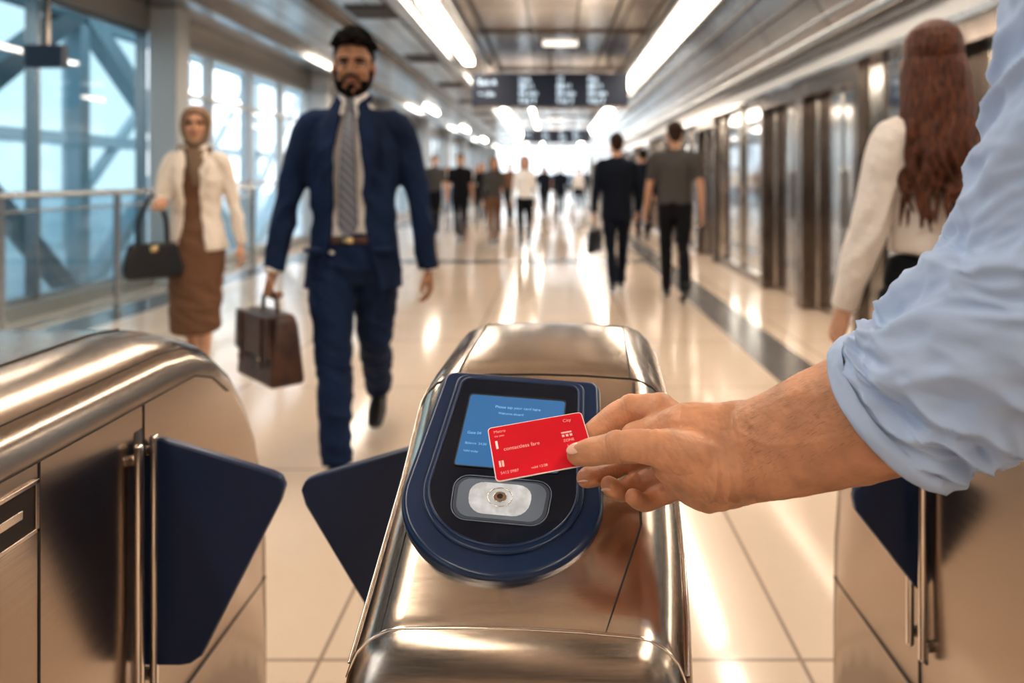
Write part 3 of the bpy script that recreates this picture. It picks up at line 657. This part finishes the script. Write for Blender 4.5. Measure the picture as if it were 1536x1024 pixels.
MT=[(.84,.165,.120),(.95,.160,.112),(1.06,.150,.106),(1.2,.165,.112),(1.33,.188,.118),(1.405,.178,.100),(1.455,.11,.075),(1.495,.062,.058)]
FT=[(.84,.172,.122),(.95,.158,.112),(1.06,.128,.096),(1.18,.136,.102),(1.29,.155,.122),(1.38,.150,.096),(1.43,.10,.072),(1.475,.050,.05)]
def ridge(q,f,a):
    n=noise.noise(q*f); return (1-abs(n)*3.0)*a-a*.5
def person(name,x,y,H,yaw,vox,legs,arms,cloth,top,bottom,skin,hairm,style,fem=False,beard=False,hyaw=0.,detail=False,hs=1.,short=False,curl=(.5,.5),skirt=None,lean=0.,lw=1.):
    root=empty(name,(x,y,0),yaw); s=H/1.75
    sh=.185 if not fem else .158
    low=1e9; L=[]
    for sd,(a,k,inn,*pp) in zip((1,-1),legs):
        a=math.radians(a);k=math.radians(k);inn=math.radians(inn)
        hip=V((sd*.088,0,.92)); dt=V((-sd*math.sin(inn),-math.sin(a),-math.cos(a))).normalized(); kn=hip+dt*.43
        ds=V((-sd*math.sin(inn),-math.sin(a-k),-math.cos(a-k))).normalized(); an=kn+ds*.41
        p=math.radians(pp[0]) if pp else (a-k)*.75 if (a-k)<0 else (a-k)*.6
        f=V((0,-math.cos(p),math.sin(p))); d=V((0,-math.sin(p),-math.cos(p)))
        heel=an-f*.04+d*.048; ball=an+f*.115+d*.058; toe=an+f*.185+d*.063
        low=min(low,heel.z-.032,ball.z-.026,toe.z-.02); L.append((hip,kn,an,heel,ball,toe,dt,ds))
    dz=V((0,0,-low))
    L=[tuple(p+dz if i<6 else p for i,p in enumerate(l)) for l in L]
    D=dz.z
    sp=[]
    for hip,kn,an,heel,ball,toe,dt,ds in L:
        sp.append(tube([heel,heel.lerp(ball,.5)+V((0,0,.01)),ball,toe],[(.034,.032),(.036,.034),(.043,.026),(.034,.019)],n=14)); sp.append(tube([an+V((0,0,.05)),an,heel.lerp(an,.5)],[.036,.037,.034],n=12))
    fuse(sp,vox,2,'shoes','shoe',root,scale=s)
    amp=.0065 if detail else .004
    kz_=[l[1].z*s for l in L]; az_=[l[2].z*s for l in L]; hz_=(.90+D)*s
    def fold(q,nn):
        w=1.+1.6*sum(math.exp(-((q.z-k)/.07)**2) for k in kz_)/2+1.4*sum(math.exp(-((q.z-.06-k)/.06)**2) for k in az_)/2+1.2*math.exp(-((q.z-hz_)/.07)**2)
        return ridge(V((q.x*1.0+.3*q.z,q.y*1.0,q.z*2.2+q.x*.9)),5.5,amp*.7*w)+noise.noise(V((q.x*6,q.y*6,q.z*3)))*.006
    eb=[]
    def fold2(q,nn):
        w=1.
        for e in eb:
            L_=(q-e).length; w+=1.6*math.exp(-(L_/.09)**2)
        return ridge(V((q.x*1.3,q.y*1.2,q.z*1.5+abs(q.x)*2.0)),6.0,amp*.8*w)+noise.noise(V((q.x*7,q.y*7,q.z*4+3)))*.005
    if skirt:
        kz=skirt
        mid=(L[0][1]+L[1][1])/2
        dd_=[(1.03,.135,.1,0),(.96,.16,.115,0),(.88,.178,.125,0),(.75,.174,.130,-.01),(.55,.155,.145,mid.y*.5),(kz,.148,.17,mid.y*.6)]
        fuse([tube([V((0,yy,z+D)) for z,_,_,yy in dd_],[(a,b_) for _,a,b_,_ in dd_],n=24,cl=.2)],vox,3,'skirt',bottom,root,scale=s,post=fold)
        lp=[]
        for hip,kn,an,*_ in L: lp.append(tube([kn.lerp(an,.3)+V((0,.012,0)),kn.lerp(an,.7),an],[.048,.036,.030],n=12))
        fuse(lp,vox,2,'legs',skin,root,scale=s)
    else:
        lp=[tube([V((0,0,1.03+D)),V((0,0,.95+D)),V((0,0,.88+D)),V((0,0,.82+D))],[(.150,.108),(.160,.115),(.158,.118),(.12,.09)] if not fem else [(.128,.098),(.155,.112),(.165,.12),(.12,.09)],n=20,cl=.3)]
        tf=(1.0 if not fem else .88)*lw
        for hip,kn,an,heel,ball,toe,dt,ds in L:
            lp.append(tube([hip+V((0,0,.02)),hip.lerp(kn,.35),hip.lerp(kn,.7),kn,kn.lerp(an,.35)+V((0,.010,0)),kn.lerp(an,.75),an+ds*.015],[(.085*lw,.098),(.084*lw,.09),(.072*lw,.076*lw),(.062*lw,.064*lw),(.061*tf,.064*tf),(.055*tf,.056*tf),(.052*tf,.056*tf)],n=16,cl=.2))
        fuse(lp,vox,3,'trousers',bottom,root,scale=s,post=fold)
    AR=[]
    for sd,(a,o,e,*o2) in zip((1,-1),arms):
        a=math.radians(a);o=math.radians(o);e=math.radians(e); oo=math.radians(o2[0]) if o2 else o*.4
        S=V((sd*sh,lean,1.405+D)); du=V((sd*math.sin(o),-math.sin(a)*math.cos(o),-math.cos(a)*math.cos(o)))
        df=V((sd*math.sin(oo),-math.sin(a+e)*math.cos(oo),-math.cos(a+e)*math.cos(oo)))
        El=S+du*.29; Wr=El+df*.255; AR.append((S,El,Wr,du,df)); eb.append(El*s)
    T=FT if fem else MT
    tr=lambda k=1.,g=0.,lo=.0: [(z,a*k+g,b_*k+g) for z,a,b_ in T if z>=lo]
    def torso(R_,cl=.2): return tube([V((0,lean*(z-.9),z+D)) for z,_,_ in R_],[(a,b_) for _,a,b_ in R_],n=28,cl=cl)
    def sleeves(rs,end=1.0):
        o=[]
        for sd,(S,El,Wr,du,df) in zip((1,-1),AR):
            pts=[V((sd*sh*.45,lean,1.42+D)),S+V((-sd*.012,0,-.004)),S+du*.10,El-du*.03,El+df*.03,Wr.lerp(El,1-end)]
            o.append(tube(pts,[.05,rs[0],rs[1],rs[2],rs[2],rs[3]],n=16,cl=.3))
        return o
    ff=.86 if fem else 1.
    if cloth=='open':
        fuse([torso(tr(.97,0,.94))],vox,2,'shirt',top[1],root,scale=s)
        gapf=[(.79,.130),(.92,.095),(1.06,.066),(1.2,.066),(1.33,.070),(1.41,.054),(1.47,.035)] if not fem else [(.8,.09),(.92,.07),(1.06,.05),(1.2,.05),(1.33,.06),(1.41,.05),(1.45,.03)]
        JR=[(.79,.200,.150),(.92,.186,.138),(1.06,.166,.124),(1.2,.180,.128),(1.33,.198,.132),(1.41,.172,.110),(1.475,.085,.078)] if not fem else [(.84,.200,.145),(.93,.180,.132),(1.06,.145,.112),(1.18,.150,.116),(1.29,.168,.134),(1.38,.155,.108),(1.45,.07,.068)]
        outer=[];NA=40
        for (z,a,b_),(_,gw) in zip(JR,gapf):
            g0=math.asin(min(.95,gw/a)); ro=[];ri=[]
            for k in range(NA+1):
                th=g0+(2*math.pi-2*g0)*k/NA
                ro.append(V((a*math.sin(th),-b_*math.cos(th)+lean*(z-.9),z+D))); ri.append(V(((a-.022)*math.sin(th),-(b_-.022)*math.cos(th)+lean*(z-.9),z+D)))
            outer.append(ro+list(reversed(ri)))
        P2=[]
        for i in range(len(outer)-1):
            for t in range(4): P2.append([a.lerp(b_,t/4) for a,b_ in zip(outer[i],outer[i+1])])
        P2.append(outer[-1])
        jp=[loft(P2)]+sleeves([.064*ff+.002,.059*ff,.051*ff,.043*ff])
        for sd in(1,-1):
            jp.append(tube([V((sd*.045,-.060,1.495+D)),V((sd*.070,-.118,1.40+D)),V((sd*.084*ff,-.140,1.30+D)),V((sd*.062*ff,-.132,1.13+D))],[(.024,.008),(.038,.008),(.032,.008),(.008,.006)],ref=(1,0,0),n=12))
            if not fem: jp.append(tube([V((sd*.115,-.124,.965+D)),V((sd*.165,-.074,.965+D))],[(.014,.020)]*2,ref=(0,0,1),n=10))
        jp.append(tube([V((.048,-.055,1.49+D)),V((.062,.01,1.515+D)),V((0,.062,1.525+D)),V((-.062,.01,1.515+D)),V((-.048,-.055,1.49+D))],[.014]*5,n=10))
        fuse(jp,vox,2,'jacket',top[0],root,scale=s,post=fold2)
        if not fem:
            b=MB()
            b.add(tube([V((0,-.066,1.502+D)),V((0,-.082,1.465+D))],[(.020,.014),(.013,.011)],n=12),'tie')
            b.add(tube([V((0,-.082,1.46+D)),V((0,-.122,1.36+D)),V((0,-.127,1.22+D)),V((0,-.118,1.07+D)),V((0,-.122,1.03+D))],[(.014,.006),(.026,.006),(.034,.006),(.040,.006),(.012,.005)],n=14),'tie')
            b.v=[p*s for p in b.v]; b.build('tie',root,smooth=True)
            b=MB(); 
            for sd in(1,-1): b.add(tube([V((sd*.052,.01,1.520+D)),V((sd*.046,-.045,1.512+D)),V((sd*.022,-.078,1.485+D)),V((sd*.034,-.098,1.440+D))],[(.012,.006),(.018,.006),(.018,.006),(.004,.003)],ref=(0,0,1),n=10),top[1])
            for sd,(S,El,Wr,du,df) in zip((1,-1),AR): b.add(tube([Wr-df*.01,Wr+df*.012],[.036,.036],n=16,sub=1,cl=.2),top[1])
            b.add(tube([V((0,0,.995+D)),V((0,0,1.025+D))],[(.162,.117),(.160,.116)],n=32,sub=1,cl=.05),'leather'); b.add(box(-.018,.018,-.122,-.112,.998+D,1.022+D),'brass')
            b.v=[p*s for p in b.v]; b.build('collar_and_belt',root,smooth=True)
    else:
        rs={'suit':[.064,.058,.05,.043],'blouse':[.060,.060,.054,.040],'tee':[.062,.058,.05,.045],'plain':[.058,.052,.044,.038]}[cloth]
        rs=[r*ff if cloth!='blouse' else r for r in rs]
        grow={'suit':.014,'blouse':.014,'tee':.008,'plain':.008}[cloth]
        lo={'suit':.80,'blouse':.96,'tee':.90,'plain':.90}[cloth]
        R_=tr(1.,grow,lo)
        if cloth=='suit': R_=[(.79,.185,.135)]+R_
        R_=R_[:-1]+[(R_[-1][0],R_[-1][1]-.008,R_[-1][2]-.008)]
        if short:
            sl=[]
            for sd,(S,El,Wr,du,df) in zip((1,-1),AR): sl.append(tube([V((sd*sh*.45,lean,1.42+D)),S,S+du*.1,El-du*.06],[.05,rs[0],rs[1],rs[2]],n=16,cl=.2))
        else: sl=sleeves(rs)
        fuse([torso(R_)]+sl,vox,3,'top',top[0],root,scale=s,post=fold2)
        if cloth=='blouse':
            fuse([torso([(z,a+.012,b_+.012) for z,a,b_ in ((.955,.150,.110),(.99,.142,.105),(1.03,.133,.1))])],vox,1,'waistband',bottom,root,scale=s)
    hp=[]
    for i,(sd,(S,El,Wr,du,df)) in enumerate(zip((1,-1),AR)):
        if short: hp.append(tube([El-du*.1,El,El+df*.08,Wr],[.042*ff,.040*ff,.038*ff,.027*ff],n=14))
        hp+=handparts(Wr+df*.015,df,sd,V((0,-1,-.01)),curl[i])
    fuse(hp,.004 if detail else .007,1,'hands',skin,root,scale=s)
    head(root,(V((0,-.012+lean,1.632+D)))*s,s*hs,.0042 if detail else vox*.7,skin,hairm,style,beard,hyaw,detail)
    return root,[tuple(p*s for p in (S,El,Wr)) for S,El,Wr,_,_ in AR],D
def zmap(z,pts):
    for (a,b_),(c,d) in zip(pts,pts[1:]):
        if z<=c: return b_+(d-b_)*(z-a)/(c-a)
    (a,b_),(c,d)=pts[-2:]; return d+(z-c)*(d-b_)/(c-a)
def proportion(root,pts):
    for o in root.children:
        if o.type=='MESH':
            n=len(o.data.vertices); co=[0.]*(3*n); o.data.vertices.foreach_get('co',co)
            for i in range(2,3*n,3): co[i]=zmap(co[i],pts)
            o.data.vertices.foreach_set('co',co); o.data.update()

pi=math.pi
root,AR,D=person('businessman',-.872,3.22,1.90,math.radians(4),.0058,[(-16,30,3.8),(19,8,4.8,4)],[(-7,15,8,7),(5,15,14,6)],'open',('suit','wshirt'),'suit','skinM','hair','curly',beard=True,detail=True,hs=1.02,curl=(.6,1.25),hyaw=math.radians(6),lw=1.12)
zp=[(-.5,-.5),(0,0),(1.08,.975),(1.60,1.565),(1.90,1.875)]
proportion(root,zp)
def briefcase(name,loc,yaw,w,h,d,m):
    e=empty(name,loc,yaw)
    o=[(-w/2,-h-.09),(w/2,-h-.09),(w/2*.95,-.12),(w/2*.84,-.075),(-w/2*.84,-.075),(-w/2*.95,-.12)]
    b=MB().add(loft([[V((x,-d/2*(1 if z<-.2 else .6),z)) for x,z in o],[V((x,d/2*(1 if z<-.2 else .6),z)) for x,z in o]]),m); b.build('body',e,bevel=.022,seg=4)
    b=MB().add(loft([[V((x,-d/2*q-.006,z)) for x,z in ((-w/2*.95,-.09-h*.55),(w/2*.95,-.09-h*.55),(w/2*.86,-.078),(-w/2*.86,-.078))] for q in(1.0,.7)]),m)
    for sx_ in(-1,1): b.add(box(sx_*w*.28-.014,sx_*w*.28+.014,-d/2-.014,-d/2-.002,-.09-h*.72,-.085),m); b.add(box(sx_*w*.28-.010,sx_*w*.28+.010,-d/2-.016,-d/2-.010,-.09-h*.60,-.09-h*.56),'brass')
    b.build('flap',e,bevel=.004)
    b=MB().add(tube([V((-.07,0,-.08)),V((-.062,0,-.03)),V((-.04,0,-.004)),V((0,0,.002)),V((.04,0,-.004)),V((.062,0,-.03)),V((.07,0,-.08))],[.009]*7,ref=(0,1,0),n=10),m)
    b.build('handle',e,smooth=True)
    return e
M3=Matrix.Rotation(math.radians(4),3,'Z')
w_=AR[1][2].copy(); w_.z=zmap(w_.z,zp)
wr=M3@w_+V((-.872,3.22,0))
briefcase('briefcase',wr+V((.0,-.035,-.088)),math.radians(-46),.36,.27,.15,'leather')
root,AR,D=person('woman_in_hijab',-2.12,4.36,1.63,math.radians(14),.0075,[(10,6,2),(-8,14,2)],[(-6,14,14,8),(18,6,78,-14)],'open',('blazer','brown'),'brown','skinL','hair','hijab',fem=True,hyaw=math.radians(8),detail=True,skirt=.33,curl=(.5,.8))
M3=Matrix.Rotation(math.radians(14),3,'Z'); el_=M3@(AR[1][1].lerp(AR[1][2],.35))+V((-2.12,4.36,0))
e=empty('handbag',el_+V((-.03,-.02,0)),math.radians(40))
b=MB(); o=[(-.14,-.42),(.14,-.42),(.155,-.36),(.12,-.22),(-.12,-.22),(-.155,-.36)]
b.add(loft([[V((x,-.06*(1 if z<-.3 else .5),z)) for x,z in o],[V((x,.06*(1 if z<-.3 else .5),z)) for x,z in o]]),'leatherbk'); b.build('body',e,bevel=.02,seg=3)
b=MB()
for y_ in(-.028,.028): b.add(tube([V((-.075,y_,-.25)),V((-.07,y_,-.10)),V((-.035,y_,-.01)),V((0,y_*.5,.05)),V((.035,y_,-.01)),V((.07,y_,-.10)),V((.075,y_,-.25))],[.007]*7,ref=(0,1,0),n=8),'leatherbk')
b.add(box(-.02,.02,-.045,-.03,-.27,-.235),'brass'); b.build('handles',e,smooth=True)
person('woman_with_long_hair',1.12,2.15,1.665,pi+math.radians(14),.0065,[(-12,18,2),(14,6,2)],[(6,12,10,6),(10,20,18,12)],'blouse',('blouse',),'black','skinL','hairred','long',fem=True,detail=True,hyaw=math.radians(-34),hs=1.03,curl=(.5,.6))
r_,A_,_=person('man_in_dark_suit',(925-829)/1100*7.95,7.95,1.69,pi,.011,[(-8,14,2),(8,4,2)],[(-8,10,8),(8,10,12)],'suit',('suitdk',),'suitdk','skinL','hairbr','short',curl=(.6,1.1))
wr=A_[0][2]; briefcase('laptop_bag',V(((925-829)/1100*7.95-wr.x,7.95-wr.y,wr.z-.10)),math.radians(70),.36,.24,.08,'leatherbk')
person('man_in_grey_tshirt',(1012-829)/1100*7.35,7.35,1.77,pi,.011,[(12,4,2),(-10,16,2)],[(8,12,14),(-8,12,14)],'tee',('grey',),'black','skinL','hairbr','short',short=True)
# far crowd: modelled figures, the others share their meshes with other clothes and sizes
LG=[(10,8,2),(-10,18,2)]; AM=[(-8,9,12),(8,9,12)]
def at(px,fy): Y=F*HC/(fy-HY); return (px-CX)/F*Y,Y
x,y=at(690,362); tA,_,_=person('man_in_black',x,y,1.69,.1,.012,LG,AM,'tee',('black',),'black','skinL','hair','short',short=True)
x,y=at(787,372); tB,_,_=person('woman_in_white_top',x,y,1.62,-.05,.011,[(-10,18,2),(10,8,2)],AM,'plain',('wshirt',),'black','skinL','hairbr','bob',fem=True)
x,y=at(964,361); tC,_,_=person('commuter_in_coat',x,y,1.78,pi,.012,LG,AM,'suit',('suitdk',),'black','skinL','hair','short')
def clone(t,name,px,fy,k,yaw,mm):
    x,y=at(px,fy); r=empty(name,(x,y,0),yaw); r.scale=(k,k,k)
    for o in t.children:
        c=o.copy(); link(c); c.parent=r; key=o.name.split('.')[0]
        if key in mm:
            c.material_slots[0].link='OBJECT'; c.material_slots[0].material=M[mm[key]]
for a in((tA,'man_in_grey_shirt',652,352,1.02,0,{'top':'grey'}),(tB,'woman_in_grey_top',741,368,1.0,.1,{'top':'grey','trousers':'brown'}),
 (tC,'commuter_in_dark_jacket',841,326,.92,.05,{}),(tB,'commuter_in_white',868,319,1.0,-.1,{'trousers':'suitdk'}),(tA,'commuter_in_grey',820,308,.98,pi,{'top':'grey'}),
 (tC,'commuter_in_navy',878,306,.96,pi,{'top':'suit'}),(tB,'commuter_in_cream',715,312,1.04,0,{'top':'blazer','trousers':'grey'}),(tC,'commuter_in_jacket',766,306,.96,0,{'trousers':'suitdk'}),
 (tA,'commuter_in_blue',858,302,1.0,.1,{'top':'blue'}),(tB,'commuter_in_beige',800,303,1.0,0,{'top':'beige'}),(tA,'commuter_in_white_shirt',748,316,1.0,pi,{'top':'wshirt'}),
 (tB,'commuter_in_wine',700,316,1.02,.2,{'top':'wine'}),(tA,'commuter_in_light_blue',832,303,1.0,0,{'top':'blue','trousers':'grey'}),(tC,'commuter_in_beige_coat',782,312,.95,pi,{'top':'beige'}),(tB,'commuter_in_pale_top',672,318,1.03,0,{'top':'wshirt','trousers':'blue'}),
 (tC,'commuter_in_black_coat',815,322,.93,0,{}),(tA,'commuter_in_brown',765,330,1.0,.1,{'top':'brown'}),(tB,'commuter_in_dark_dress',722,334,1.02,0,{'top':'black'})): clone(*a)
bpy.data.scenes.remove(TS)

# ------------------------------------------------------------------ world, camera
w=bpy.data.worlds.new('World'); sc.world=w; w.use_nodes=True; nt=w.node_tree; bg=nt.nodes['Background']
tc=nt.nodes.new('ShaderNodeTexCoord'); sp=nt.nodes.new('ShaderNodeSeparateXYZ'); rr=nt.nodes.new('ShaderNodeValToRGB')
nt.links.new(tc.outputs['Generated'],sp.inputs[0]); nt.links.new(sp.outputs['Z'],rr.inputs[0]); nt.links.new(rr.outputs[0],bg.inputs['Color'])
rr.color_ramp.elements[0].color=(.92,.965,1,1); rr.color_ramp.elements[1].color=(.75,.88,1,1); rr.color_ramp.elements[1].position=.7
bg.inputs['Strength'].default_value=2.4
cam=bpy.data.cameras.new('Camera'); co=bpy.data.objects.new('Camera',cam); link(co)
co.location=(0,0,HC); co.rotation_euler=(math.pi/2,0,0)
cam.sensor_width=36; cam.lens=36*F/1536; cam.shift_x=-(CX-768)/1536; cam.shift_y=-(512-HY)/1536
cam.clip_start=.01; cam.clip_end=300
cam.dof.use_dof=True; cam.dof.focus_distance=.66; cam.dof.aperture_fstop=3.7
sc.camera=co
sc.view_settings.view_transform='Standard'; sc.view_settings.look='None'; sc.view_settings.exposure=0.16; sc.view_settings.gamma=.90
